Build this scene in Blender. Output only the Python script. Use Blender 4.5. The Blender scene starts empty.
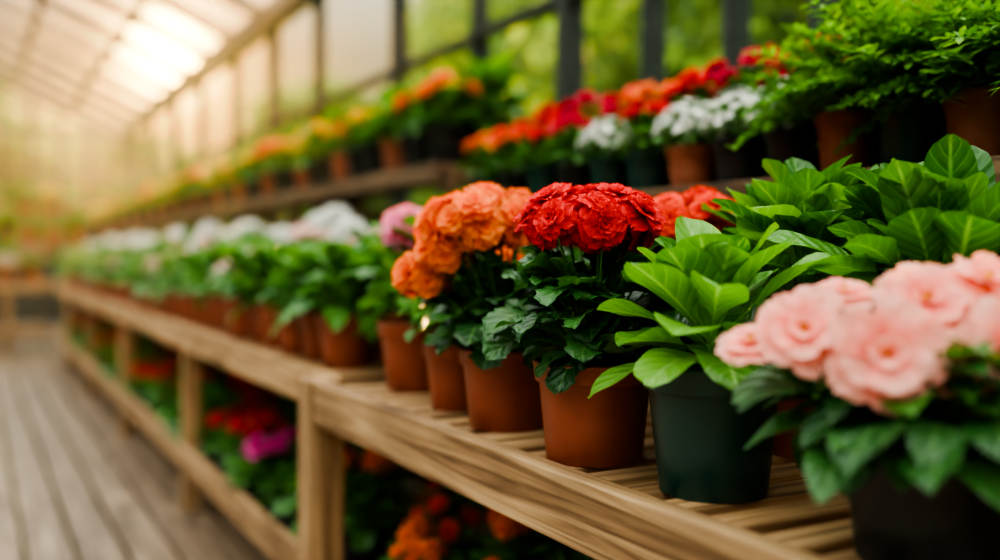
import bpy, math, random
import numpy as np
from mathutils import Vector, Matrix
random.seed(7); RS=np.random.RandomState(7)
EYE=1.0
# ------------------------------------------------------------ materials
def newmat(name):
    m=bpy.data.materials.new(name); m.use_nodes=True
    nt=m.node_tree; nt.nodes.clear()
    return m,nt,nt.nodes,nt.links
def N(nt,t,**kw):
    n=nt.nodes.new(t)
    for k,v in kw.items(): setattr(n,k,v)
    return n
def ramp(nt,stops):
    r=N(nt,'ShaderNodeValToRGB'); e=r.color_ramp.elements
    while len(e)>1: e.remove(e[0])
    e[0].position=stops[0][0]; e[0].color=stops[0][1]
    for p,c in stops[1:]:
        x=e.new(p); x.color=c
    return r
def leaf_mat(name,dark,light,rib,trans=.3,rough=.42,veins=9):
    m,nt,n,l=newmat(name)
    at=N(nt,'ShaderNodeAttribute'); at.attribute_name='Col'
    sep=N(nt,'ShaderNodeSeparateColor'); l.new(at.outputs['Color'],sep.inputs[0])
    r=ramp(nt,[(0,dark),(1,light)])
    tc=N(nt,'ShaderNodeTexCoord'); no=N(nt,'ShaderNodeTexNoise'); no.inputs['Scale'].default_value=45
    l.new(tc.outputs['Object'],no.inputs['Vector'])
    a=N(nt,'ShaderNodeMath',operation='MULTIPLY_ADD'); l.new(no.outputs['Fac'],a.inputs[0]); a.inputs[1].default_value=.5
    s0=N(nt,'ShaderNodeMath',operation='MULTIPLY_ADD'); l.new(sep.outputs[0],s0.inputs[0]); s0.inputs[1].default_value=.8; s0.inputs[2].default_value=-.2
    l.new(s0.outputs[0],a.inputs[2]); l.new(a.outputs[0],r.inputs[0])
    v1=N(nt,'ShaderNodeMath',operation='MULTIPLY'); l.new(sep.outputs[1],v1.inputs[0]); v1.inputs[1].default_value=veins*6.283
    v2=N(nt,'ShaderNodeMath',operation='MULTIPLY_ADD'); l.new(sep.outputs[2],v2.inputs[0]); v2.inputs[1].default_value=-11.; l.new(v1.outputs[0],v2.inputs[2])
    v3=N(nt,'ShaderNodeMath',operation='SINE'); l.new(v2.outputs[0],v3.inputs[0])
    v4=N(nt,'ShaderNodeMapRange'); l.new(v3.outputs[0],v4.inputs[0]); v4.inputs[1].default_value=.8; v4.inputs[2].default_value=1.; v4.inputs[3].default_value=0; v4.inputs[4].default_value=.3
    mr=N(nt,'ShaderNodeMapRange'); l.new(sep.outputs[2],mr.inputs[0]); mr.inputs[1].default_value=.02; mr.inputs[2].default_value=.12; mr.inputs[3].default_value=.7; mr.inputs[4].default_value=0
    mx=N(nt,'ShaderNodeMath',operation='MAXIMUM'); l.new(v4.outputs[0],mx.inputs[0]); l.new(mr.outputs[0],mx.inputs[1])
    mix=N(nt,'ShaderNodeMix',data_type='RGBA'); l.new(mx.outputs[0],mix.inputs[0]); l.new(r.outputs[0],mix.inputs[6]); mix.inputs[7].default_value=rib
    b=N(nt,'ShaderNodeBsdfPrincipled'); l.new(mix.outputs[2],b.inputs['Base Color']); b.inputs['Roughness'].default_value=rough
    bm=N(nt,'ShaderNodeBump'); bm.inputs['Strength'].default_value=.35; bm.inputs['Distance'].default_value=.002
    l.new(v3.outputs[0],bm.inputs['Height']); l.new(bm.outputs[0],b.inputs['Normal'])
    t=N(nt,'ShaderNodeBsdfTranslucent')
    br=N(nt,'ShaderNodeMix',data_type='RGBA',blend_type='MULTIPLY'); br.inputs[0].default_value=1; l.new(mix.outputs[2],br.inputs[6]); br.inputs[7].default_value=(1.6,1.7,.7,1)
    l.new(br.outputs[2],t.inputs['Color'])
    ms=N(nt,'ShaderNodeMixShader'); ms.inputs[0].default_value=trans; l.new(b.outputs[0],ms.inputs[1]); l.new(t.outputs[0],ms.inputs[2])
    o=N(nt,'ShaderNodeOutputMaterial'); l.new(ms.outputs[0],o.inputs[0]); return m
def petal_mat(name,base,mid,tip,trans=.35):
    m,nt,n,l=newmat(name)
    at=N(nt,'ShaderNodeAttribute'); at.attribute_name='Col'
    sep=N(nt,'ShaderNodeSeparateColor'); l.new(at.outputs['Color'],sep.inputs[0])
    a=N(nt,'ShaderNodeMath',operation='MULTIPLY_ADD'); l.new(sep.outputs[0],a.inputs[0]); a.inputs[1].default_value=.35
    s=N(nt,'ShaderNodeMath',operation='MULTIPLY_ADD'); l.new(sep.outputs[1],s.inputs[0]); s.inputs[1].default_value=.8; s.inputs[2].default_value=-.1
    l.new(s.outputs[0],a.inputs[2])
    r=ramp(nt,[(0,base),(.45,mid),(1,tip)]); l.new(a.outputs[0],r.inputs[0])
    b=N(nt,'ShaderNodeBsdfPrincipled'); l.new(r.outputs[0],b.inputs['Base Color']); b.inputs['Roughness'].default_value=.6
    t=N(nt,'ShaderNodeBsdfTranslucent'); l.new(r.outputs[0],t.inputs['Color'])
    ms=N(nt,'ShaderNodeMixShader'); ms.inputs[0].default_value=trans; l.new(b.outputs[0],ms.inputs[1]); l.new(t.outputs[0],ms.inputs[2])
    o=N(nt,'ShaderNodeOutputMaterial'); l.new(ms.outputs[0],o.inputs[0]); return m
def simple(name,col,col2=None,rough=.5,scale=30,bump=.1,bdist=.002,metal=0):
    m,nt,n,l=newmat(name); col2=col2 or col
    tc=N(nt,'ShaderNodeTexCoord'); no=N(nt,'ShaderNodeTexNoise'); no.inputs['Scale'].default_value=scale; no.inputs['Detail'].default_value=5
    l.new(tc.outputs['Object'],no.inputs['Vector'])
    r=ramp(nt,[(.35,col),(.7,col2)]); l.new(no.outputs['Fac'],r.inputs[0])
    b=N(nt,'ShaderNodeBsdfPrincipled'); l.new(r.outputs[0],b.inputs['Base Color']); b.inputs['Roughness'].default_value=rough; b.inputs['Metallic'].default_value=metal
    bm=N(nt,'ShaderNodeBump'); bm.inputs['Strength'].default_value=bump; bm.inputs['Distance'].default_value=bdist
    l.new(no.outputs['Fac'],bm.inputs['Height']); l.new(bm.outputs[0],b.inputs['Normal'])
    o=N(nt,'ShaderNodeOutputMaterial'); l.new(b.outputs[0],o.inputs[0]); return m
def wood(name,axis,c1,c2,c3,rough=.65):
    m,nt,n,l=newmat(name)
    tc=N(nt,'ShaderNodeTexCoord'); mp=N(nt,'ShaderNodeMapping')
    sc=[38,38,38]; sc[axis]=1.8; mp.inputs['Scale'].default_value=sc
    at=N(nt,'ShaderNodeAttribute'); at.attribute_name='Col'
    vm=N(nt,'ShaderNodeVectorMath',operation='MULTIPLY_ADD'); l.new(at.outputs['Color'],vm.inputs[0]); vm.inputs[1].default_value=(3,5,7)
    l.new(tc.outputs['Object'],vm.inputs[2]); l.new(vm.outputs[0],mp.inputs['Vector'])
    no=N(nt,'ShaderNodeTexNoise'); no.inputs['Scale'].default_value=1; no.inputs['Detail'].default_value=6; no.inputs['Distortion'].default_value=1.4; l.new(mp.outputs[0],no.inputs['Vector'])
    no2=N(nt,'ShaderNodeTexNoise'); no2.inputs['Scale'].default_value=6; no2.inputs['Detail'].default_value=3; l.new(vm.outputs[0],no2.inputs['Vector'])
    r=ramp(nt,[(.33,c1),(.5,c2),(.68,c3)]); l.new(no.outputs['Fac'],r.inputs[0])
    sep=N(nt,'ShaderNodeSeparateColor'); l.new(at.outputs['Color'],sep.inputs[0])
    hv=N(nt,'ShaderNodeMath',operation='MULTIPLY_ADD'); l.new(sep.outputs[0],hv.inputs[0]); hv.inputs[1].default_value=.35; hv.inputs[2].default_value=.5
    h2=N(nt,'ShaderNodeMath',operation='MULTIPLY_ADD'); l.new(no2.outputs['Fac'],h2.inputs[0]); h2.inputs[1].default_value=.7; l.new(hv.outputs[0],h2.inputs[2])
    hs=N(nt,'ShaderNodeHueSaturation'); l.new(h2.outputs[0],hs.inputs['Value']); l.new(r.outputs[0],hs.inputs['Color'])
    b=N(nt,'ShaderNodeBsdfPrincipled'); l.new(hs.outputs[0],b.inputs['Base Color']); b.inputs['Roughness'].default_value=rough
    bm=N(nt,'ShaderNodeBump'); bm.inputs['Strength'].default_value=.45; bm.inputs['Distance'].default_value=.002
    l.new(no.outputs['Fac'],bm.inputs['Height']); l.new(bm.outputs[0],b.inputs['Normal'])
    o=N(nt,'ShaderNodeOutputMaterial'); l.new(b.outputs[0],o.inputs[0]); return m
def glass(name,haze,tint,hz=(.9,.95,.95,1)):
    m,nt,n,l=newmat(name)
    t=N(nt,'ShaderNodeBsdfTransparent'); t.inputs[0].default_value=tint
    d=N(nt,'ShaderNodeBsdfTranslucent'); d.inputs[0].default_value=hz
    no=N(nt,'ShaderNodeTexNoise'); no.inputs['Scale'].default_value=1.5
    tc=N(nt,'ShaderNodeTexCoord'); l.new(tc.outputs['Object'],no.inputs['Vector'])
    mr=N(nt,'ShaderNodeMapRange'); l.new(no.outputs['Fac'],mr.inputs[0]); mr.inputs[3].default_value=haze*.6; mr.inputs[4].default_value=haze*1.4
    ms=N(nt,'ShaderNodeMixShader'); l.new(mr.outputs[0],ms.inputs[0]); l.new(t.outputs[0],ms.inputs[1]); l.new(d.outputs[0],ms.inputs[2])
    o=N(nt,'ShaderNodeOutputMaterial'); l.new(ms.outputs[0],o.inputs[0]); return m

LEAF_DARK=leaf_mat('leaf_dark',(.012,.055,.014,1),(.055,.18,.035,1),(.12,.26,.07,1),.22,.38,4)
LEAF_MID=leaf_mat('leaf_mid',(.030,.12,.02,1),(.12,.31,.045,1),(.2,.42,.12,1),.3,.36,7)
LEAF_BRIGHT=leaf_mat('leaf_bright',(.05,.19,.02,1),(.20,.43,.065,1),(.32,.53,.18,1),.33,.34,7)
LEAF_FERN=leaf_mat('leaf_fern',(.05,.17,.03,1),(.22,.45,.08,1),(.22,.45,.08,1),.35,.5,3)
STEM=simple('stem_green',(.07,.19,.03,1),(.12,.28,.05,1),.5)
PET={
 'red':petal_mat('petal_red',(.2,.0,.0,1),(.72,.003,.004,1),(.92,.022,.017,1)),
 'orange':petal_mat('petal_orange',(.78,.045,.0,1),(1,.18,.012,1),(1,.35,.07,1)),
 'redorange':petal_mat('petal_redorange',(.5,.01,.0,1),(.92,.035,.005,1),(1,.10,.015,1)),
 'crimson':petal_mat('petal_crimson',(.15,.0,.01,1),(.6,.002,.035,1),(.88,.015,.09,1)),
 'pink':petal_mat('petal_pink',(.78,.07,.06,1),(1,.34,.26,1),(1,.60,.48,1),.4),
 'magenta':petal_mat('petal_magenta',(.35,.01,.12,1),(.75,.02,.28,1),(.9,.15,.45,1)),
 'hotpink':petal_mat('petal_hotpink',(.6,.05,.2,1),(.92,.2,.40,1),(1,.42,.58,1)),
 'white':petal_mat('petal_white',(.6,.62,.4,1),(.88,.86,.78,1),(.97,.95,.9,1)),
 'peach':petal_mat('petal_peach',(.9,.4,.3,1),(.95,.62,.52,1),(.98,.8,.73,1)),
 'yellow':petal_mat('petal_yellow',(.8,.3,.0,1),(1,.55,.01,1),(1,.75,.05,1)),
}
TERRA=simple('terracotta_plastic',(.27,.058,.025,1),(.35,.083,.036,1),.40,14,.06)
TERRA2=simple('terracotta_clay',(.27,.078,.036,1),(.37,.12,.057,1),.65,20,.15)
GREENP=simple('green_plastic',(.006,.045,.034,1),(.009,.06,.046,1),.34,14,.05)
BLACKP=simple('black_plastic',(.01,.012,.012,1),(.02,.022,.022,1),.4,14,.05)
SOIL=simple('soil',(.015,.009,.006,1),(.05,.03,.02,1),.95,150,1,.006)
POTM={'t':TERRA,'c':TERRA2,'g':GREENP,'b':BLACKP}
wc=((.15,.072,.028,1),(.37,.21,.095,1),(.55,.35,.175,1))
WOODS=[wood('pine_x',0,*wc),wood('pine_y',1,*wc),wood('pine_z',2,*wc)]
dc=((.09,.056,.034,1),(.20,.133,.083,1),(.32,.226,.15,1))
DECK=wood('deck_boards',1,*dc,rough=.42)
sc_=((.07,.037,.018,1),(.17,.094,.045,1),(.29,.17,.085,1))
SWOODS=[wood('stained_x',0,*sc_),wood('stained_y',1,*sc_),wood('stained_z',2,*sc_)]
METAL=simple('frame_paint_dark',(.03,.036,.032,1),(.045,.052,.045,1),.5,8,.03)
ROOFP=simple('frame_roof_tan',(.17,.10,.055,1),(.24,.15,.085,1),.55,8,.05)
GLASSW=glass('window_glass',.02,(.94,.97,.88,1),(1,.95,.8,1))
GLASSR=glass('roof_glass',.02,(.92,.96,.95,1),(1,.95,.85,1))
GRASS=simple('grass',(.03,.09,.02,1),(.08,.17,.04,1),.9,3,.5,.05)
KNEE=simple('knee_wall_paint',(.03,.045,.04,1),(.045,.06,.05,1),.7,6,.1)
BARK=simple('bark',(.05,.035,.025,1),(.12,.09,.06,1),.9,12,.6,.02)
TREEL=leaf_mat('tree_leaf',(.05,.11,.025,1),(.26,.37,.13,1),(.15,.25,.08,1),.5,.6,1)

# ------------------------------------------------------------ mesh builder
_gf={}
def gridf(nu,nv):
    if (nu,nv) not in _gf:
        i=np.arange(nu-1)[:,None]*nv+np.arange(nv-1)[None,:]; i=i.ravel()
        _gf[(nu,nv)]=np.stack([i,i+1,i+nv+1,i+nv],1)
    return _gf[(nu,nv)]
class MB:
    def __init__(s): s.V=[];s.F=[];s.M=[];s.C=[];s.S=[];s.n=0;s.mats=[]
    def mi(s,m):
        if m not in s.mats: s.mats.append(m)
        return s.mats.index(m)
    def add(s,V,F,mat,C=None,smooth=True):
        V=np.asarray(V,float); F=np.asarray(F,int)
        if C is None: C=np.tile(RS.rand(3),(len(V),1))
        s.V.append(V); s.F.append(F+s.n); s.M.append(np.full(len(F),s.mi(mat))); s.C.append(C); s.S.append(np.full(len(F),smooth)); s.n+=len(V)
    def mesh(s,name):
        V=np.concatenate(s.V);F=np.concatenate(s.F);M=np.concatenate(s.M);C=np.concatenate(s.C);S=np.concatenate(s.S)
        me=bpy.data.meshes.new(name)
        me.vertices.add(len(V)); me.vertices.foreach_set('co',V.ravel().astype(np.float32))
        me.loops.add(4*len(F)); me.loops.foreach_set('vertex_index',F.ravel().astype(np.int32))
        me.polygons.add(len(F)); me.polygons.foreach_set('loop_start',np.arange(0,4*len(F),4,dtype=np.int32))
        for m in s.mats: me.materials.append(m)
        me.polygons.foreach_set('material_index',M.astype(np.int32)); me.polygons.foreach_set('use_smooth',S)
        me.update(calc_edges=True)
        ca=me.color_attributes.new('Col','FLOAT_COLOR','POINT')
        ca.data.foreach_set('color',np.concatenate([C,np.ones((len(C),1))],1).ravel().astype(np.float32))
        me.validate(); return me
def obj(name,me,loc=(0,0,0),rz=0,sc=1,parent=None):
    o=bpy.data.objects.new(name,me); bpy.context.collection.objects.link(o)
    o.location=loc; o.rotation_euler=(0,0,rz); o.scale=(sc,sc,sc) if not hasattr(sc,'__len__') else sc
    if parent: o.parent=parent
    return o
BF=np.array([[0,3,2,1],[4,5,6,7],[0,1,5,4],[1,2,6,5],[2,3,7,6],[3,0,4,7]])
def box(mb,x0,x1,y0,y1,z0,z1,mats):
    V=[(x0,y0,z0),(x1,y0,z0),(x1,y1,z0),(x0,y1,z0),(x0,y0,z1),(x1,y0,z1),(x1,y1,z1),(x0,y1,z1)]
    if isinstance(mats,(list,tuple)):
        d=[x1-x0,y1-y0,z1-z0]; m=mats[d.index(max(d))]
    else: m=mats
    mb.add(V,BF,m,smooth=False)
def beam(mb,p0,p1,w,h,mat,up=(0,0,1)):
    p0=Vector(p0);p1=Vector(p1);d=(p1-p0).normalized();u=Vector(up)
    s=d.cross(u).normalized();u=s.cross(d).normalized()
    V=[]
    for p in (p0,p1):
        for a,b in ((-1,-1),(1,-1),(1,1),(-1,1)): V.append(p+s*a*w/2+u*b*h/2)
    F=[[0,3,2,1],[4,5,6,7],[0,1,5,4],[1,2,6,5],[2,3,7,6],[3,0,4,7]]
    mb.add([tuple(v) for v in V],F,mat,smooth=False)
def lathe(mb,prof,mat,ns=36,center=(0,0,0)):
    a=np.linspace(0,2*np.pi,ns,endpoint=False); P=np.array(prof); k=len(P)
    V=np.stack([P[:,0][:,None]*np.cos(a),P[:,0][:,None]*np.sin(a),np.repeat(P[:,1][:,None],ns,1)],2).reshape(-1,3)+np.array(center)
    F=[]
    for i in range(k-1):
        for j in range(ns):
            j2=(j+1)%ns; F.append([i*ns+j,i*ns+j2,(i+1)*ns+j2,(i+1)*ns+j])
    mb.add(V,F,mat,C=np.full((len(V),3),.5))
def tube(mb,p0,p1,r0,r1,mat,sag=0.,n=5,ns=5):
    p0=np.array(p0,float);p1=np.array(p1,float);t=np.linspace(0,1,n)[:,None]
    c=p0+(p1-p0)*t; c[:,2]+=(sag*4*t*(1-t))[:,0]
    d=p1-p0; d/=np.linalg.norm(d)+1e-9; a=np.cross(d,[.3,.9,.1]); a/=np.linalg.norm(a)+1e-9; b=np.cross(d,a)
    an=np.linspace(0,2*np.pi,ns,endpoint=False); r=(r0+(r1-r0)*t)
    V=(c[:,None,:]+r[:,:,None]*(np.cos(an)[None,:,None]*a+np.sin(an)[None,:,None]*b)).reshape(-1,3)
    F=[[i*ns+j,i*ns+(j+1)%ns,(i+1)*ns+(j+1)%ns,(i+1)*ns+j] for i in range(n-1) for j in range(ns)]
    mb.add(V,F,mat,C=np.full((len(V),3),.5))
def clip(x,a,b): return np.minimum(np.maximum(x,a),b)
def sh_ovate(t): return .03+np.sin(np.pi*clip(t,0,1)**.78)**.85
def sh_lance(t): return .05+np.sin(np.pi*t**.9)
def sh_spoon(t):
    k=clip((t-.18)/.36,0,1); k=k*k*(3-2*k); return (.10+.90*k)*np.sqrt(1-clip((t-.60)/.40,0,1)**2.2*.985)
def sh_obov(t):
    k=clip((t-.05)/.5,0,1); k=k*k*(3-2*k); return (.12+.88*k)*np.sqrt(1-clip((t-.55)/.45,0,1)**1.9*.99)
def sh_petal(t): return (.16+.84*clip(t/.65,0,1)**.8)*np.sqrt(1-clip((t-.6)/.4,0,1)**2.6*.9)
def sh_round(t): return (.05+np.sin(np.pi*clip(t,0,1)**.9)**.55)
def blade(L,W,shape,nu,nv,elev,bend,fold=0.,ruf=0.,rf=6.,ruf2=0.,rf2=14.,ph=0.,roll=0.,serr=0.,rnd=None,scal=0.):
    t=np.linspace(0,1,nu); w=shape(t)*W*.5
    if serr:
        w=w*(1+serr*np.where(np.arange(nu)%2==0,-1,1)); w=w*(1-.28*np.abs(np.sin(t*np.pi*2.5))*(t<.95))
    ang=elev-bend*t; st=L/(nu-1)
    cy=np.concatenate([[0],np.cumsum(np.cos(ang[:-1])*st)]); cz=np.concatenate([[0],np.cumsum(np.sin(ang[:-1])*st)])
    s=np.linspace(-1,1,nv); S=s[None,:]; T=t[:,None]; ww=w[:,None]; A=ang[:,None]
    x=S*ww
    off=fold*np.abs(S)*ww+ruf*L*T**1.4*np.sin(S*rf+ph)+ruf2*W*S*S*np.sin(T*rf2+ph+S*1.3)
    if roll: x,off=x*math.cos(roll)-off*math.sin(roll),x*math.sin(roll)+off*math.cos(roll)
    ext=scal*L*T**3*np.cos(S*rf*1.3+ph*2)
    y=cy[:,None]-np.sin(A)*off+np.cos(A)*ext; z=cz[:,None]+np.cos(A)*off+np.sin(A)*ext
    V=np.stack([x,y,z],2).reshape(-1,3)
    R=random.random() if rnd is None else rnd
    C=np.stack([np.full((nu,nv),R),np.broadcast_to(T,(nu,nv)),np.broadcast_to(np.abs(S),(nu,nv))],2).reshape(-1,3)
    return V,gridf(nu,nv),C
def rotz(V,az):
    c,s=math.cos(az),math.sin(az); o=V.copy(); o[:,0]=V[:,1]*c+V[:,0]*s; o[:,1]=V[:,1]*s-V[:,0]*c; return o
def rnd(a,b): return random.uniform(a,b)
def flower_tpl(rings,nu,nv,shape,ruf=.09,rf=7,bend=.5,scal=.05,cup=.0,core=False):
    Vs,Fs,Cs=[],[],[];n=0
    for (cnt,el,L,W,z0) in rings:
        a0=rnd(0,6.28)
        for i in range(cnt):
            V,F,C=blade(L*rnd(.9,1.08),W*rnd(.9,1.1),shape,nu,nv,math.radians(el+rnd(-9,9)),bend+rnd(-.15,.15),fold=rnd(.0,.25)+cup,ruf=ruf*rnd(.6,1.3),rf=rf*rnd(.8,1.2),ph=rnd(0,6.28),scal=scal)
            V=rotz(V,a0+i*2*math.pi/cnt+rnd(-.12,.12)); V[:,2]+=z0
            Vs.append(V);Fs.append(F+n);Cs.append(C);n+=len(V)
    return np.concatenate(Vs),np.concatenate(Fs),np.concatenate(Cs)
R_dbl=[(6,0,1.0,1.0,-.05),(6,18,.9,.88,0),(5,34,.72,.7,.03),(5,54,.5,.5,.06),(4,74,.34,.36,.08)]
TP={}
TP['dbl']=[flower_tpl(R_dbl,8,9,sh_petal,.07,6.5,.45,.06) for _ in range(5)]
TP['dbl_lo']=[flower_tpl([(6,5,1,1,0),(6,35,.85,.8,.03),(5,62,.6,.6,.06)],4,5,sh_petal,.08,6,.5,.05) for _ in range(3)]
TP['open']=[flower_tpl([(5,2,1,.98,0),(5,22,.72,.78,.03),(4,45,.36,.4,.05)],10,10,sh_petal,.05,5,.25,.04) for _ in range(4)]
TP['tiny']=[flower_tpl([(5,20,1,.9,0)],3,3,sh_petal,.05,5,.4,.0) for _ in range(3)]
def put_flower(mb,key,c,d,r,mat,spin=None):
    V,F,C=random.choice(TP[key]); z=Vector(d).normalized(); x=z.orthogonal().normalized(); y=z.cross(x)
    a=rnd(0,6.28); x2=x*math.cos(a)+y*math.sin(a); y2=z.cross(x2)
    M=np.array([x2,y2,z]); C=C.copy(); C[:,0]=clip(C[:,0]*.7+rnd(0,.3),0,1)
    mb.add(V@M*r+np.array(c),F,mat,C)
def pot(mb,rt,rb,h,mat,ns=40):
    g=.0015
    prof=[(.002,0.003),(rb*.9,.003),(rb*.93,0),(rb-g,0),(rb,g),(rb+(rt*.935-rb)*.5,h*.41),(rt*.93,h*.79),(rt*.935,h*.795),(rt*.99,h*.80),(rt,h*.81),(rt*1.005,h*.83),(rt*1.025,h*.965),(rt*1.04,h*.97),(rt*1.04,h*.99),(rt*1.02,h),(rt*.97,h),(rt*.955,h*.99),(rt*.95,h*.97),(rt*.93,h*.86)]
    lathe(mb,prof,mat,ns)
    lathe(mb,[(rt*.945,h*.90),(rt*.6,h*.915),(rt*.3,h*.92),(.002,h*.925)],SOIL,20)
def foliage(mb,c,rx,rz,n,L,W,shape,mat,th=(-25,85),serr=0,nu=7,nv=5,bend=(.4,1.0),elk=.55,src=None,stem=True,ruf2=.04,fold=(.1,.35)):
    for i in range(n):
        phi=i*2.399963+rnd(-.35,.35); th_=math.radians(th[0]+(th[1]-th[0])*random.random()**.85); k=rnd(.5,1.0)
        p=np.array([c[0]+rx*k*math.cos(th_)*math.cos(phi),c[1]+rx*k*math.cos(th_)*math.sin(phi),c[2]+rz*k*math.sin(th_)])
        l=L*rnd(.65,1.15); V,F,C=blade(l,l*W/L*rnd(.85,1.15),shape,nu,nv,th_*elk+rnd(-.2,.35),rnd(*bend),fold=rnd(*fold),ruf2=ruf2,rf2=rnd(8,14),ph=rnd(0,6),roll=rnd(-.45,.45),serr=serr)
        V=rotz(V,phi+rnd(-.6,.6))+p; mb.add(V,F,mat,C)
        if stem and src is not None: tube(mb,src,p,.0022,.0013,STEM,sag=.01,n=4,ns=4)
def dome(mb,c,rx,rz,n,r,key,mat,lo=-.25,src=None,jit=.12,topk=.15):
    for i in range(n):
        zz=1-(1-lo)*(i+.5)/n; ph=i*2.399963+rnd(-.25,.25); q=math.sqrt(max(0,1-zz*zz))
        d=Vector((q*math.cos(ph),q*math.sin(ph),zz)); k=rnd(.88,1.08)
        p=(c[0]+d.x*rx*k,c[1]+d.y*rx*k,c[2]+d.z*rz*k)
        nd=Vector((d.x/rx,d.y/rx,d.z/rz)).normalized()+Vector((rnd(-jit,jit),rnd(-jit,jit),topk))
        put_flower(mb,key,p,nd,r*rnd(.82,1.12),mat)
        if src is not None: tube(mb,src,p,.002,.0013,STEM,n=4,ns=4)
def P(r,d): return (.878*r+.4787*d, .878*d-.4787*r)
# ------------------------------------------------------------ prototypes
def proto(kind,seed):
    random.seed(seed); mb=MB()
    a=kind.split(':'); typ=a[0]; col=PET.get(a[1]) if len(a)>1 else None; pm=POTM[a[2] if len(a)>2 else 't']
    rt,rb,h=.068,.052,.118
    pot(mb,rt,rb,h,pm,28); src=(0,0,h*.9)
    if typ=='ger':
        foliage(mb,(0,0,h+.05),.085,.075,60,.062,.052,sh_round,LEAF_MID,serr=.09,nu=9,nv=4,src=src)
        for k in range(4):
            x,y=rnd(-.06,.06),rnd(-.06,.06); dome(mb,(x,y,h+.14+rnd(-.01,.03)),.03,.025,7,.020,'dbl_lo',col,src=src)
    elif typ=='car':
        foliage(mb,(0,0,h+.03),.085,.06,75,.06,.03,sh_ovate,LEAF_MID,nu=5,nv=3,src=src,elk=.9)
        for k in range(7):
            an=k*2.4; q=.03+.035*random.random(); x,y=q*math.cos(an)*1.3,q*math.sin(an)*1.3; z=h+rnd(.09,.14)
            tube(mb,src,(x,y,z),.002,.0015,STEM,n=4,ns=4); put_flower(mb,'dbl_lo',(x,y,z),(x*6,y*6,.7),rnd(.030,.040),col)
            put_flower(mb,'dbl_lo',(x,y,z+.004),(x*6,y*6,.7),.026,col)
    elif typ=='leafy':
        foliage(mb,(0,0,h+.04),.065,.085,46,.10,.060,sh_ovate,LEAF_MID,nu=7,nv=5,src=src,elk=.8)
        if col:
            for k in range(6):
                an=rnd(0,6.28);q=rnd(0,.08); put_flower(mb,'dbl_lo',(q*math.cos(an),q*math.sin(an),h+.15+rnd(-.02,.02)),(rnd(-.5,.5),rnd(-.5,.5),1),.028,col)
    elif typ=='mass':
        foliage(mb,(0,0,h+.03),.085,.07,110,.04,.02,sh_ovate,LEAF_MID,nu=4,nv=3,src=None)
        dome(mb,(0,0,h+.035),.095,.085,85,.014,'tiny',col,lo=.0)
        tube(mb,src,(0,0,h+.06),.004,.003,STEM)
    elif typ=='bushy':
        foliage(mb,(0,0,h+.04),.09,.085,150,.042,.024,sh_ovate,LEAF_MID,nu=4,nv=3,src=None)
        for k in range(14): 
            an=rnd(0,6.28);tube(mb,src,(.07*math.cos(an),.07*math.sin(an),h+rnd(.04,.1)),.002,.001,STEM,n=3,ns=4)
        if col: dome(mb,(0,0,h+.05),.085,.085,14,.024,'dbl_lo',col,lo=.1)
    elif typ=='rose':
        foliage(mb,(0,0,h+.04),.07,.085,60,.080,.048,sh_ovate,LEAF_MID,nu=7,nv=5,src=src,elk=.7)
        for k in range(2):
            x,y=rnd(-.035,.035),rnd(-.035,.035); dome(mb,(x,y,h+.145+.02*k),.030,.024,9,.026,'dbl_lo',col,src=src)
    return mb.mesh('potted_'+kind.replace(':','_'))
KN={'ger':'geranium','car':'carnation','leafy':'leafy_plant','mass':'bedding_flowers','bushy':'bushy_plant','rose':'rose'}
_pc={}
def hash_(s): return sum(ord(c)*(i+3) for i,c in enumerate(s))
def place(kind,x,y,z,sc=1.,rz=None,var=None):
    v=random.randint(0,1) if var is None else var
    st=random.getstate()
    if (kind,v) not in _pc: _pc[(kind,v)]=proto(kind,hash_(kind)+v*101)
    random.setstate(st)
    a=kind.split(':'); col=a[1] if len(a)>1 and a[1] else ''
    nm='potted_'+(col+'_' if col else '')+KN[a[0]]
    return obj(nm,_pc[(kind,v)],(x,y,z),rnd(0,6.28) if rz is None else rz,sc)

# ------------------------------------------------------------ benches
BT=.72
def bevel(o,w=.003):
    m=o.modifiers.new('bev','BEVEL'); m.width=w; m.segments=2; m.limit_method='ANGLE'
def bench(name,xf,xb,y0,y1,top,lower=.12,lip=.26,posts=None,pw=.062,front=True):
    mb=MB()
    box(mb,xf,xf+.034,y0,y1,top-.085,top+.004,WOODS)
    box(mb,xb-.034,xb,y0,y1,top-.085,top-.012,WOODS)
    for yy in (y0+.001,y1-.035): box(mb,xf+.0345,xb-.035,yy,yy+.034,top-.085,top-.014,WOODS)
    y=y0+.006
    while y+.05<y1:
        box(mb,xf+.036,xb,y,y+.052,top-.013,top,WOODS); y+=.078
    for py in posts:
        for px in (xf+.012,xb-.075):
            box(mb,px,px+pw,py,py+pw,0,top-.0865,WOODS)
        box(mb,xf+.075,xb-.08,py+.01,py+.045,lower-.06,lower-.014,WOODS)
    box(mb,xf+.0,xf+.03,y0,y1,lip-.09,lip,WOODS)
    k=xf+.075
    while k+.09<xb: 
        box(mb,k,k+.09,y0+.01,y1-.01,lower-.013,lower,WOODS); k+=.105
    o=obj(name,mb.mesh(name)); bevel(o); return o
bench('wooden_plant_bench',.655,1.28,.05,2.05,BT,posts=[.2])
bench('wooden_plant_bench',.72,1.28,2.145,10.2,BT,posts=[3.9,5.7,7.5,9.3])
mb=MB(); box(mb,.648,.73,2.054,2.141,0,BT+.006,WOODS); box(mb,1.2,1.27,2.054,2.141,0,BT-.005,WOODS)
o=obj('bench_corner_post',mb.mesh('bench_corner_post')); bevel(o,.004)
mb=MB()
box(mb,-3,.73,10.9,10.934,BT-.085,BT+.004,WOODS); box(mb,-3,.73,11.6,11.634,BT-.085,BT-.01,WOODS)
x=-3
while x<1.2: box(mb,x,x+.052,10.936,11.6,BT-.013,BT,WOODS); x+=.078
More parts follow.
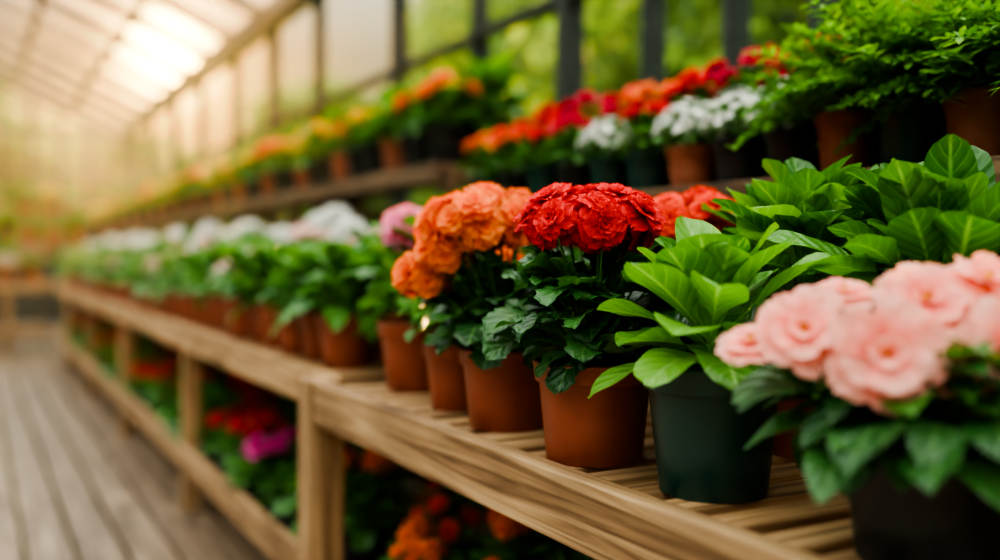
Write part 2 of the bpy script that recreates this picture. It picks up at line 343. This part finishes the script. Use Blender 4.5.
for x in (-2.9,-1.2,.3,): 
    box(mb,x,x+.065,10.936,11.0,0,BT-.0135,WOODS); box(mb,x,x+.065,11.53,11.598,0,BT-.0135,WOODS)
box(mb,-3,.73,10.9,10.93,.17,.26,WOODS)
o=obj('wooden_end_bench',mb.mesh('wooden_end_bench')); bevel(o)
def upper(name,y0,y1,z,step):
    mb=MB()
    box(mb,1.25,1.275,y0,y1,z-.055,z+.003,SWOODS)
    for k in range(3): box(mb,1.277+k*.12,1.277+k*.12+.11,y0,y1,z-.02,z,SWOODS)
    y=y0
    while y<=y1:
        yy=min(y,y1-.045)
        box(mb,1.283,1.325,yy,yy+.045,0,z-.021,SWOODS); box(mb,1.59,1.63,yy,yy+.045,0,z-.021,SWOODS)
        box(mb,1.326,1.589,yy,yy+.03,z-.07,z-.022,SWOODS)
        y+=step
    zz=.05
    while zz+.11<z+.0: box(mb,1.632,1.65,y0,y1,zz,zz+.112,SWOODS); zz+=.1135  # dark back boards, added to block light and darken the space under the shelf
    o=obj(name,mb.mesh(name)); bevel(o,.002)
US=1.135; U2=1.285
upper('upper_plant_shelf',.05,2.66,US,1.3)
upper('upper_plant_shelf',2.72,15.5,U2,1.6)
mb=MB()
for k,(yy,zt) in enumerate(((11.66,1.13),(12.1,1.42))):
    box(mb,-3,1.2,yy,yy+.3,zt-.03,zt,SWOODS); box(mb,-3,1.2,yy-.026,yy-.001,zt-.07,zt+.003,SWOODS)
    for x in (-2.9,-.9,1.1): box(mb,x,x+.05,yy+.04,yy+.09,0,zt-.031,SWOODS); box(mb,x,x+.05,yy+.22,yy+.27,0,zt-.031,SWOODS)
obj('upper_end_shelf',mb.mesh('upper_end_shelf'))

# ------------------------------------------------------------ greenhouse shell
XW,XL,Y0,Y1,EV=2.0,-3.6,-3.,16.,2.84; XR=(XW+XL)/2; TA=math.tan(math.radians(24)); RH=EV+(XW-XR)*TA
mb=MB(); x=XL+.02; 
while x<XW-.02:
    xe=min(x+.134,XW-.02); box(mb,x,xe,Y0+.01,Y1-.01,-.03,0,DECK); x+=.150
o=obj('floor',mb.mesh('floor')); bevel(o,.003)
mb=MB(); box(mb,-40,40,-30,60,-.25,-.06,GRASS); obj('ground_outside',mb.mesh('ground_outside'))
def quadm(name,pts,mat):
    mb=MB(); mb.add(pts,[[0,1,2,3]],mat,smooth=False); return obj(name,mb.mesh(name))
KH=.95
ratios=[-1.2,-.9,-.6,-.3,0,.2,.38,.56,.74,.93,1.10,1.30,1.556,1.928,2.39,3.06,3.6,4.2,4.9,5.6,6.4,7.2]
def sidewall(name,wname,X,Ys,thick):
    mb=MB(); box(mb,X-.03,X+.03,Y0,Y1,0,KH,KNEE); obj(name,mb.mesh(name))
    par=bpy.data.objects.new(wname,None); bpy.context.collection.objects.link(par)
    mb=MB()
    for i,y in enumerate(Ys):
        w=.085 if i in thick else .034
        box(mb,X-.04,X+.04,y-w/2,y+w/2,KH,EV-.05,METAL)
    for z in (1.45,1.98): box(mb,X-.03,X+.03,Y0,Y1,z-.018,z+.018,METAL)
    box(mb,X-.05,X+.05,Y0,Y1,KH,KH+.05,METAL)
    obj('mullions',mb.mesh('mullions'),parent=par)
    g=quadm('pane',[(X+.005,Y0,KH),(X+.005,Y1,KH),(X+.005,Y1,EV),(X+.005,Y0,EV)],GLASSW); g.parent=par
    mb=MB(); box(mb,X-.07,X+.07,Y0,Y1,EV-.13,EV+.04,ROOFP)
    obj('eave_beam',mb.mesh('eave_beam'),parent=par)
sidewall('wall_right','window_1',XW,[r*XW for r in ratios],(12,14,16,19,4))
sidewall('wall_left','window_2',XL,[Y0+i*.95 for i in range(21)],(0,4,8,12,16))
def endwall(name,wname,Y):
    mb=MB(); box(mb,XL+.04,XW-.04,Y-.03,Y+.03,0,KH,KNEE); obj(name,mb.mesh(name))
    par=bpy.data.objects.new(wname,None); bpy.context.collection.objects.link(par)
    mb=MB(); x=XL+.4
    while x<XW-.1:
        top=EV+(XW-XR-abs(x-XR))*TA; box(mb,x-.03,x+.03,Y-.035,Y+.035,KH,top-.05,METAL); x+=.4
    for z in (1.5,2.2,EV): box(mb,XL+.06,XW-.06,Y-.03,Y+.03,z-.03,z+.03,METAL)
    obj('mullions',mb.mesh('mullions'),parent=par)
    g=MB(); g.add([(XL,Y+.005,KH),(XW,Y+.005,KH),(XW,Y+.005,EV),(XL,Y+.005,EV)],[[0,1,2,3]],GLASSW,smooth=False)
    g.add([(XL,Y+.005,EV),(XR-.01,Y+.005,RH),(XR+.01,Y+.005,RH),(XW,Y+.005,EV)],[[0,1,2,3]],GLASSW,smooth=False)
    obj('pane',g.mesh('pane'),parent=par)
endwall('wall_far','window_3',Y1); endwall('wall_near','window_4',Y0)
par=bpy.data.objects.new('ceiling',None); bpy.context.collection.objects.link(par)
mb=MB(); y=Y0
while y<=Y1+.01:
    beam(mb,(XW,y,EV),(XR,y,RH),.07,.10,ROOFP); beam(mb,(XL,y,EV),(XR,y,RH),.07,.10,ROOFP); y+=.95
for f in (.25,.5,.75,1.0):
    for s in (XW,XL):
        xx=s+(XR-s)*f; zz=EV+(RH-EV)*f; beam(mb,(xx,Y0,zz),(xx,Y1,zz),.06,.08,ROOFP)
obj('rafters',mb.mesh('rafters'),parent=par)
g=MB(); e=.06
g.add([(XW,Y0,EV+e),(XW,Y1,EV+e),(XR,Y1,RH+e),(XR,Y0,RH+e)],[[0,1,2,3]],GLASSR,smooth=False)
g.add([(XL,Y0,EV+e),(XL,Y1,EV+e),(XR,Y1,RH+e),(XR,Y0,RH+e)],[[0,3,2,1]],GLASSR,smooth=False)
obj('roof_glazing',g.mesh('roof_glazing'),parent=par)
m,nt,n,l=newmat('sun_glow_haze')
vs=N(nt,'ShaderNodeVolumeScatter'); vs.inputs['Color'].default_value=(1,.92,.78,1); vs.inputs['Density'].default_value=.0028; vs.inputs['Anisotropy'].default_value=.86
om=N(nt,'ShaderNodeOutputMaterial'); l.new(vs.outputs[0],om.inputs['Volume'])
mb=MB(); box(mb,XL+.1,XW-.1,2.5,Y1-.1,.01,EV-.15,m); obj('sun_glow_haze',mb.mesh('sun_glow_haze'))  # scatter box added so the sun spreads a golden glow over the far end

# ------------------------------------------------------------ trees outside
def tree(seed):
    random.seed(seed); rs=np.random.RandomState(seed); mb=MB()
    tube(mb,(0,0,-.1),(rnd(-.2,.2),0,3.6),.16,.07,BARK,n=6,ns=8)
    blobs=[(rnd(-1,1),rnd(-1,1),rnd(1.0,5.0),rnd(.7,1.2)) for _ in range(15)]
    for b in blobs:
        tube(mb,(0,0,max(.8,b[2]-.8)),b[:3],.05,.02,BARK,n=4,ns=5)
        n=480; d=rs.normal(size=(n,3)); d/=np.linalg.norm(d,axis=1)[:,None]; c=np.array(b[:3])+d*b[3]*rs.uniform(.5,1,(n,1))
        a=rs.normal(size=(n,3)); a/=np.linalg.norm(a,axis=1)[:,None]; bb=np.cross(a,rs.normal(size=(n,3))); bb/=np.linalg.norm(bb,axis=1)[:,None]
        s=rs.uniform(.06,.13,(n,1))
        V=np.stack([c-a*s,c+bb*s*.6,c+a*s,c-bb*s*.6],1).reshape(-1,3); F=np.arange(4*n).reshape(-1,4)
        C=np.repeat(np.concatenate([rs.rand(n,1),np.full((n,2),.5)],1),4,0); mb.add(V,F,TREEL,C,smooth=False)
    return mb.mesh('tree')
TR=[tree(1),tree(2),tree(3)]
random.seed(11)
tp=[(5.5,.6,1),(5.2,2.6,1),(6.2,4.4,1),(5.6,6.6,.95),(7.0,8.6,1),(7.2,11.5,1),(9,14,1.1),(8.5,2,1.2),(9.0,5.5,1.2),(9.5,9.5,1.2),(10.5,18,1.2),(12,15,1.3),(5.6,-1.5,1),(12,22,1.3),(-7,26,1.1),(-11,15,1),(-5,33,1.1),(14,11,1.4),(7.4,3.4,1.15),(7.8,7.2,1.2),(6.6,9.9,.9),(7.6,13.4,1.0),(8.6,16.5,1.1)]
for xx in range(8): tp.append((-8.3+xx*1.3,18.4+rnd(-.4,.6),.78+rnd(-.03,.05)))
for xx in range(9): tp.append((2.4+xx*1.5,24+rnd(-.6,.8),.68+rnd(-.03,.05)+(.25 if xx>2 else 0)))
for i,(x,y,s) in enumerate(tp): obj('tree',TR[i%3],(x,y,-.06),rnd(0,6.28),s*rnd(.95,1.05))

# ------------------------------------------------------------ hero plants
def hero_ger(name,x,y,potm,pr,head,headr,n,fr,col,fol=(.10,.075),nl=95,extra=(),lm=None,seed=1,z0=BT):
    random.seed(seed); mb=MB(); rt,rb,h=pr; pot(mb,rt,rb,h,POTM[potm],56); src=(0,0,h*.92)
    foliage(mb,(0,0,h+.055),fol[0],fol[1],nl,.066,.062,sh_round,lm or LEAF_DARK,th=(-42,75),serr=.08,nu=15,nv=7,src=src,bend=(.3,1.1),ruf2=.06,elk=.7)
    foliage(mb,(0,0,h+.03),fol[0]*.7,fol[1]*.8,50,.055,.05,sh_round,lm or LEAF_DARK,th=(-30,75),serr=.08,nu=11,nv=5,src=None,bend=(.3,1.1))
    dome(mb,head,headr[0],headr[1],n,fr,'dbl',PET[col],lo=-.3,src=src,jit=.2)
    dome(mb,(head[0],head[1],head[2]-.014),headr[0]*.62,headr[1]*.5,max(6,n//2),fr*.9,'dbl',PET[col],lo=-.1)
    for (ex,ey,ez,er,en) in extra: dome(mb,(ex,ey,ez),er,er*.8,en,fr*.92,'dbl',PET[col],lo=-.3,src=src)
    return obj(name,mb.mesh(name),(x,y,z0))
hero_ger('potted_red_geranium',.756,1.115,'t',(.082,.066,.135),(*P(-.012,-.01),.322),(.087,.044),19,.034,'red',fol=(.105,.082),nl=110,seed=4)
hero_ger('potted_orange_geranium',.772,1.39,'t',(.078,.061,.130),(*P(-.055,-.02),.325),(.080,.055),20,.035,'orange',fol=(.105,.08),nl=105,seed=5,extra=((*P(-.135,0),.245,.036,8),(*P(.01,.03),.35,.035,7),(*P(-.10,-.03),.285,.037,8)))
hero_ger('potted_red_geranium',1.035,1.25,'t',(.07,.055,.125),(0,0,.335),(.09,.04),17,.033,'redorange',seed=6)
hero_ger('potted_orange_geranium',.985,1.62,'t',(.07,.055,.125),(0,0,.33),(.07,.045),14,.03,'orange',seed=8)
def hero_broad(name,x,y,potm,pr,n,L,W,mat,el=(15,80),seed=1,z0=BT):
    random.seed(seed); mb=MB(); rt,rb,h=pr; pot(mb,rt,rb,h,POTM[potm],56)
    for i in range(n):
        f=i/(n-1); az=i*2.399963+rnd(-.2,.2); e=math.radians(el[0]+(el[1]-el[0])*f+rnd(-8,8)); l=L*rnd(.75,1.12)*(1.0-.15*abs(f-.5))
        zb=h*.93+.05*f+.01; rb_=.012*(1-f)
        V,F,C=blade(l,W*rnd(.85,1.12),sh_spoon,16,9,e,rnd(.35,1.1)*(1.15-f*.5),fold=rnd(.1,.35),ruf2=.05,rf2=rnd(7,11),ph=rnd(0,6),roll=rnd(-.4,.4))
        mb.add(rotz(V,az)+np.array([rb_*math.cos(az),rb_*math.sin(az),zb]),F,mat,C)
    tube(mb,(0,0,h*.9),(0,0,h+.07),.009,.005,STEM)
    return obj(name,mb.mesh(name),(x,y,z0))
hero_broad('potted_broadleaf_plant',.775,.893,'g',(.082,.063,.152),34,.150,.078,LEAF_BRIGHT,el=(5,84),seed=3)
def hero_bush(name,x,y,potm,pr,seed,hc,rx,rz,n,L=.125,W=.062,z0=BT):
    random.seed(seed); mb=MB(); rt,rb,h=pr; pot(mb,rt,rb,h,POTM[potm],40); src=(0,0,h*.9)
    foliage(mb,(0,0,hc),rx,rz,n,L,W,sh_obov,LEAF_MID,th=(-20,88),nu=12,nv=7,src=src,elk=.95,bend=(.2,.9),ruf2=.05)
    foliage(mb,(0,0,hc),rx*.6,rz*.7,n//3,L,W,sh_obov,LEAF_BRIGHT,th=(30,88),nu=12,nv=7,src=src,elk=.9,bend=(.1,.6),ruf2=.05)
    return obj(name,mb.mesh(name),(x,y,z0))
hero_bush('potted_broadleaf_plant',1.04,1.0,'t',(.07,.055,.13),13,.235,.095,.09,70,L=.12,W=.068)
hero_bush('potted_broadleaf_plant',1.03,.78,'t',(.07,.055,.13),17,.22,.09,.085,66,L=.12,W=.068)
hero_bush('potted_broadleaf_plant',1.10,.58,'g',(.07,.055,.13),19,.215,.085,.08,58,L=.12,W=.068)
# foreground pink
random.seed(31); mb=MB(); pot(mb,.076,.062,.12,BLACKP,56); src=(0,0,.11)
foliage(mb,(0,0,.135),.10,.06,85,.085,.052,sh_ovate,LEAF_DARK,th=(-40,60),nu=9,nv=7,src=src,bend=(.4,1.2))
foliage(mb,(0,0,.15),.06,.05,30,.07,.045,sh_ovate,LEAF_MID,th=(0,60),nu=9,nv=7,src=src,bend=(.4,1.2))
cam=Vector((-.4787,-.878,0)); rgt=Vector((.878,-.4787,0))
YE=simple('stamen_yellow',(.8,.5,.05,1),(.9,.65,.1,1),.6)
for (r,d,z,R,fr,fu) in [(-.115,-.01,.210,.048,.9,.6),(-.155,.02,.195,.036,.5,.8),(-.065,-.07,.195,.052,1.2,.3),(-.065,.03,.240,.038,.5,1),(-.005,-.01,.238,.045,.9,.7),(.04,-.075,.200,.050,1.2,.3),(.055,.0,.255,.042,.7,.8),(.085,-.06,.250,.052,1.1,.5),(.14,-.02,.272,.048,.8,.7),(-.01,-.05,.188,.034,.9,.4),(.115,-.07,.205,.046,1.,.4),(-.11,.05,.215,.034,.3,1),(.165,-.09,.245,.05,.9,.5)]:
    x,y=P(r,d); dr=(cam*fr+rgt*(r*2)+Vector((rnd(-.15,.15),rnd(-.15,.15),fu))).normalized(); put_flower(mb,'open',(x,y,z),dr,R,PET['pink']); tube(mb,src,(x,y,z),.002,.0015,STEM,n=4)
    q=Vector((x,y,z)); tube(mb,q+dr*.004,q+dr*.012,.004,.003,YE,n=2,ns=6)
obj('potted_pink_begonia',mb.mesh('potted_pink_begonia'),(.775,.60,BT))
def fern(name,x,y,z,potm,seed,n=46,L=.17,pr=(.054,.042,.115)):
    random.seed(seed); mb=MB(); rt,rb,h=pr; pot(mb,rt,rb,h,POTM[potm],36)
    for i in range(n):
        f=i/n; az=i*2.4+rnd(-.3,.3); e=math.radians(20+65*f+rnd(-8,8)); b=rnd(.5,1.2); l=L*rnd(.7,1.1); m=13
        p=np.array([0,0,h*.92]); a=e; pts=[p]
        for k in range(m):
            p=p+np.array([math.cos(a)*math.cos(az),math.cos(a)*math.sin(az),math.sin(a)])*l/m; a-=b/m; pts.append(p)
        for k in range(0,m,3): tube(mb,pts[k],pts[min(k+3,m)],.0012,.0009,STEM,n=2,ns=4)
        for k in range(3,m+1):
            pl=.038*math.sin(math.pi*(k-1)/(m+1))**.7+.006
            for sg in (-1,1):
                V,F,C=blade(pl,pl*.42,sh_lance,5,3,a*.3+rnd(-.2,.4),rnd(0,.8),fold=.2,serr=.2); mb.add(rotz(V,az+sg*rnd(.6,1.1))+pts[k],F,LEAF_FERN,C)
                V,F,C=blade(pl*.6,pl*.3,sh_lance,4,3,rnd(.2,1.),rnd(0,.8),fold=.2); mb.add(rotz(V,az+sg*rnd(1.2,1.7))+pts[k],F,LEAF_FERN,C)
    return obj(name,mb.mesh(name),(x,y,z))
fern('potted_fern',1.36,1.215,US,'c',1,L=.19); fern('potted_fern',1.36,1.085,US,'g',2,L=.22); fern('potted_fern',1.36,.955,US,'c',3,L=.20); fern('potted_fern',1.50,1.02,US,'c',4,L=.27); fern('potted_fern',1.37,.82,US,'c',5,L=.2); fern('potted_fern',1.51,1.17,US,'g',6,L=.26)

# ------------------------------------------------------------ bench rows
random.seed(41)
place('ger:orange:t',.79,1.60,BT,1.0); place('rose:hotpink:t',.822,1.87,BT,1.2,var=0)
place('bushy::b',1.16,1.42,BT,1.05); place('leafy::b',1.17,1.75,BT,1.1); place('rose:hotpink:t',.945,2.14,BT,1.2,var=1); place('leafy::g',1.17,2.0,BT,1.1)
place('bushy::b',1.18,1.17,BT,1.0)
place('leafy::g',1.16,.40,BT,1.1);place('bushy::b',.97,.42,BT,1.1);place('bushy:hotpink:t',.80,.36,BT,1.0);place('bushy::t',1.0,.2,BT,1.)
y=2.32; i=0
kA=['leafy','leafy','bushy','leafy','leafy:peach','leafy','bushy:peach']
kB=['leafy','leafy:peach','rose:white','bushy:white','rose:peach','mass:white','rose:white']
kC=['leafy','leafy','bushy:white','mass:peach','mass:white']
kC2=['mass:white','rose:white','bushy:white','mass:peach','mass:white']
def full(k,p): return k+(':' if ':' not in k else '')+':'+p
while y<10.1:
    place(full(kA[i%7],'t'),.835+rnd(-.01,.01),y,BT,rnd(1.0,1.15)); place(full(kB[i%7],'t'),1.0,y+rnd(.02,.08),BT,rnd(1.15,1.28)); place(full((kC if i<3 else kC2)[i%5],'b'),1.17,y+rnd(.0,.05),BT,rnd(1.35,1.5))
    y+=rnd(.18,.215); i+=1
random.seed(51)
R1=[(1.345,'mass:white','b'),(1.49,'mass:white','b'),(1.64,'mass:white','c'),(1.79,'car:red','g'),(1.94,'mass:white','g'),(2.09,'car:crimson','b'),(2.24,'car:red','g'),(2.40,'car:redorange','b'),(2.55,'car:orange','g')]
R2=[(1.33,'car:crimson','b'),(1.47,'car:crimson','b'),(1.61,'car:crimson','b'),(1.76,'car:red','b'),(1.91,'car:orange','b'),(2.07,'car:crimson','b'),(2.22,'car:crimson','b'),(2.38,'car:red','b'),(2.54,'car:red','b'),(.86,'bushy','b'),(.68,'bushy','b'),(.5,'bushy','b')]
for y,k,p in R1: place(full(k,p),1.365,y,US,.82)
for y,k,p in R2: place(full(k,p),1.52,y,US,1.1)
for y in (.66,.5,.34): place('bushy::c',1.36,y,US,1)
y=2.85;i=0
c1=['car:orange','car:redorange','leafy','car:yellow','bushy','bushy:orange','car:yellow','leafy','bushy:yellow','car:yellow']
c2=['leafy','car:yellow','leafy','leafy','bushy:yellow','leafy','car:yellow','bushy']
while y<15.3:
    place(full(c1[i%10],'c' if i%3==2 else 'b'),1.36,y,U2,rnd(.95,1.1)); place(full(c2[i%8],'b'),1.52,y+.06,U2,rnd(1.15,1.35)); y+=rnd(.16,.2) if y<8 else rnd(.2,.26); i+=1
# lower shelf
random.seed(61)
LS=.12
for x,y,k,s in [(.88,2.35,'ger:orange',1.25),(.86,1.95,'ger:orange',.95),(1.05,1.75,'ger:orange',1.2),(.9,1.65,'bushy:orange',1.1),(1.05,2.15,'bushy:redorange',1.25),(.88,1.4,'leafy',1.1),(1.1,1.45,'bushy:orange',1.2),(.88,2.6,'leafy',1.1),(.85,3.12,'car:magenta',1.15),(1.05,2.75,'bushy',1.2),(.86,2.88,'bushy',.95),(1.05,3.1,'ger:red',1.2)]:
    place(full(k,'b'),x,y,LS,s)
y=3.38;i=0
kk=['ger:red','bushy','car:red','leafy','leafy','ger:red','leafy','bushy:red']
while y<10:
    place(full(kk[i%8],'b'),.88,y,LS,rnd(1.05,1.25)); place(full(kk[(i*3+1)%8],'b'),1.08,y+.05,LS,rnd(1.1,1.3)); y+=rnd(.2,.26); i+=1
random.seed(71); x=-2.8
while x<1.15:
    if x<.7:
        place(full(random.choice(['bushy:yellow','leafy','bushy','mass:peach']),'t'),x,11.08,BT,1.2)
        place(full(random.choice(['bushy','leafy','bushy:hotpink']),'t'),x,11.35,BT,1.5)
    place(full(random.choice(['bushy','leafy','bushy']),'t'),x,11.8,1.13,1.3)
    place(full(random.choice(['bushy:yellow','leafy','bushy']),'t'),x,12.25,1.42,1.4); x+=.24
# ------------------------------------------------------------ light
sd=Vector((.175,1.038,.205)).normalized()
L=bpy.data.lights.new('sun','SUN'); L.energy=16; L.color=(1,.56,.15); L.angle=math.radians(1.5)
so=bpy.data.objects.new('sun',L); bpy.context.collection.objects.link(so); so.rotation_euler=sd.to_track_quat('Z','Y').to_euler(); so.location=(2,14,5)
w=bpy.data.worlds.new('World'); bpy.context.scene.world=w; w.use_nodes=True; nt=w.node_tree; nt.nodes.clear(); l=nt.links
tc=N(nt,'ShaderNodeTexCoord'); nm=N(nt,'ShaderNodeVectorMath',operation='NORMALIZE'); l.new(tc.outputs['Generated'],nm.inputs[0])
dt=N(nt,'ShaderNodeVectorMath',operation='DOT_PRODUCT'); l.new(nm.outputs[0],dt.inputs[0]); dt.inputs[1].default_value=sd
mx=N(nt,'ShaderNodeMath',operation='MAXIMUM'); l.new(dt.outputs['Value'],mx.inputs[0]); mx.inputs[1].default_value=0
def powc(p,c,s):
    a=N(nt,'ShaderNodeMath',operation='POWER'); l.new(mx.outputs[0],a.inputs[0]); a.inputs[1].default_value=p
    v=N(nt,'ShaderNodeVectorMath',operation='SCALE'); v.inputs[0].default_value=tuple(q*s for q in c); l.new(a.outputs[0],v.inputs['Scale']); return v
sx=N(nt,'ShaderNodeSeparateXYZ'); l.new(nm.outputs[0],sx.inputs[0])
r=ramp(nt,[(0,(.035,.04,.02,1)),(.12,(.05,.058,.03,1)),(.2,(.07,.08,.06,1)),(.3,(.16,.18,.175,1)),(.45,(.38,.43,.44,1)),(.7,(.9,.93,.93,1)),(1,(1,.98,.93,1))]); l.new(sx.outputs[2],r.inputs[0])
cur=r.outputs[0]
for p,c,s in ((6,(1,.5,.2),.03),(45,(1,.40,.03),.11),(260,(1,.42,.02),.5),(2200,(1,.66,.2),9)):
    v=powc(p,c,s); ad=N(nt,'ShaderNodeVectorMath',operation='ADD'); l.new(cur,ad.inputs[0]); l.new(v.outputs[0],ad.inputs[1]); cur=ad.outputs[0]
bg=N(nt,'ShaderNodeBackground'); bg.inputs[1].default_value=4.9; l.new(cur,bg.inputs[0])
ow=N(nt,'ShaderNodeOutputWorld'); l.new(bg.outputs[0],ow.inputs[0])
bpy.context.scene.view_settings.view_transform='AgX'
try: bpy.context.scene.view_settings.look='AgX - High Contrast'
except Exception as ex: print(ex)
# ------------------------------------------------------------ camera
c=bpy.data.cameras.new('camera'); co=bpy.data.objects.new('camera',c); bpy.context.collection.objects.link(co)
co.location=(0,0,EYE); co.rotation_euler=(math.radians(90),0,-math.atan(530/972)); c.lens=35; c.sensor_width=36; c.shift_y=-.025
c.clip_start=.02; c.clip_end=200
c.dof.use_dof=True; c.dof.focus_distance=1.22; c.dof.aperture_fstop=1.2
bpy.context.scene.camera=co
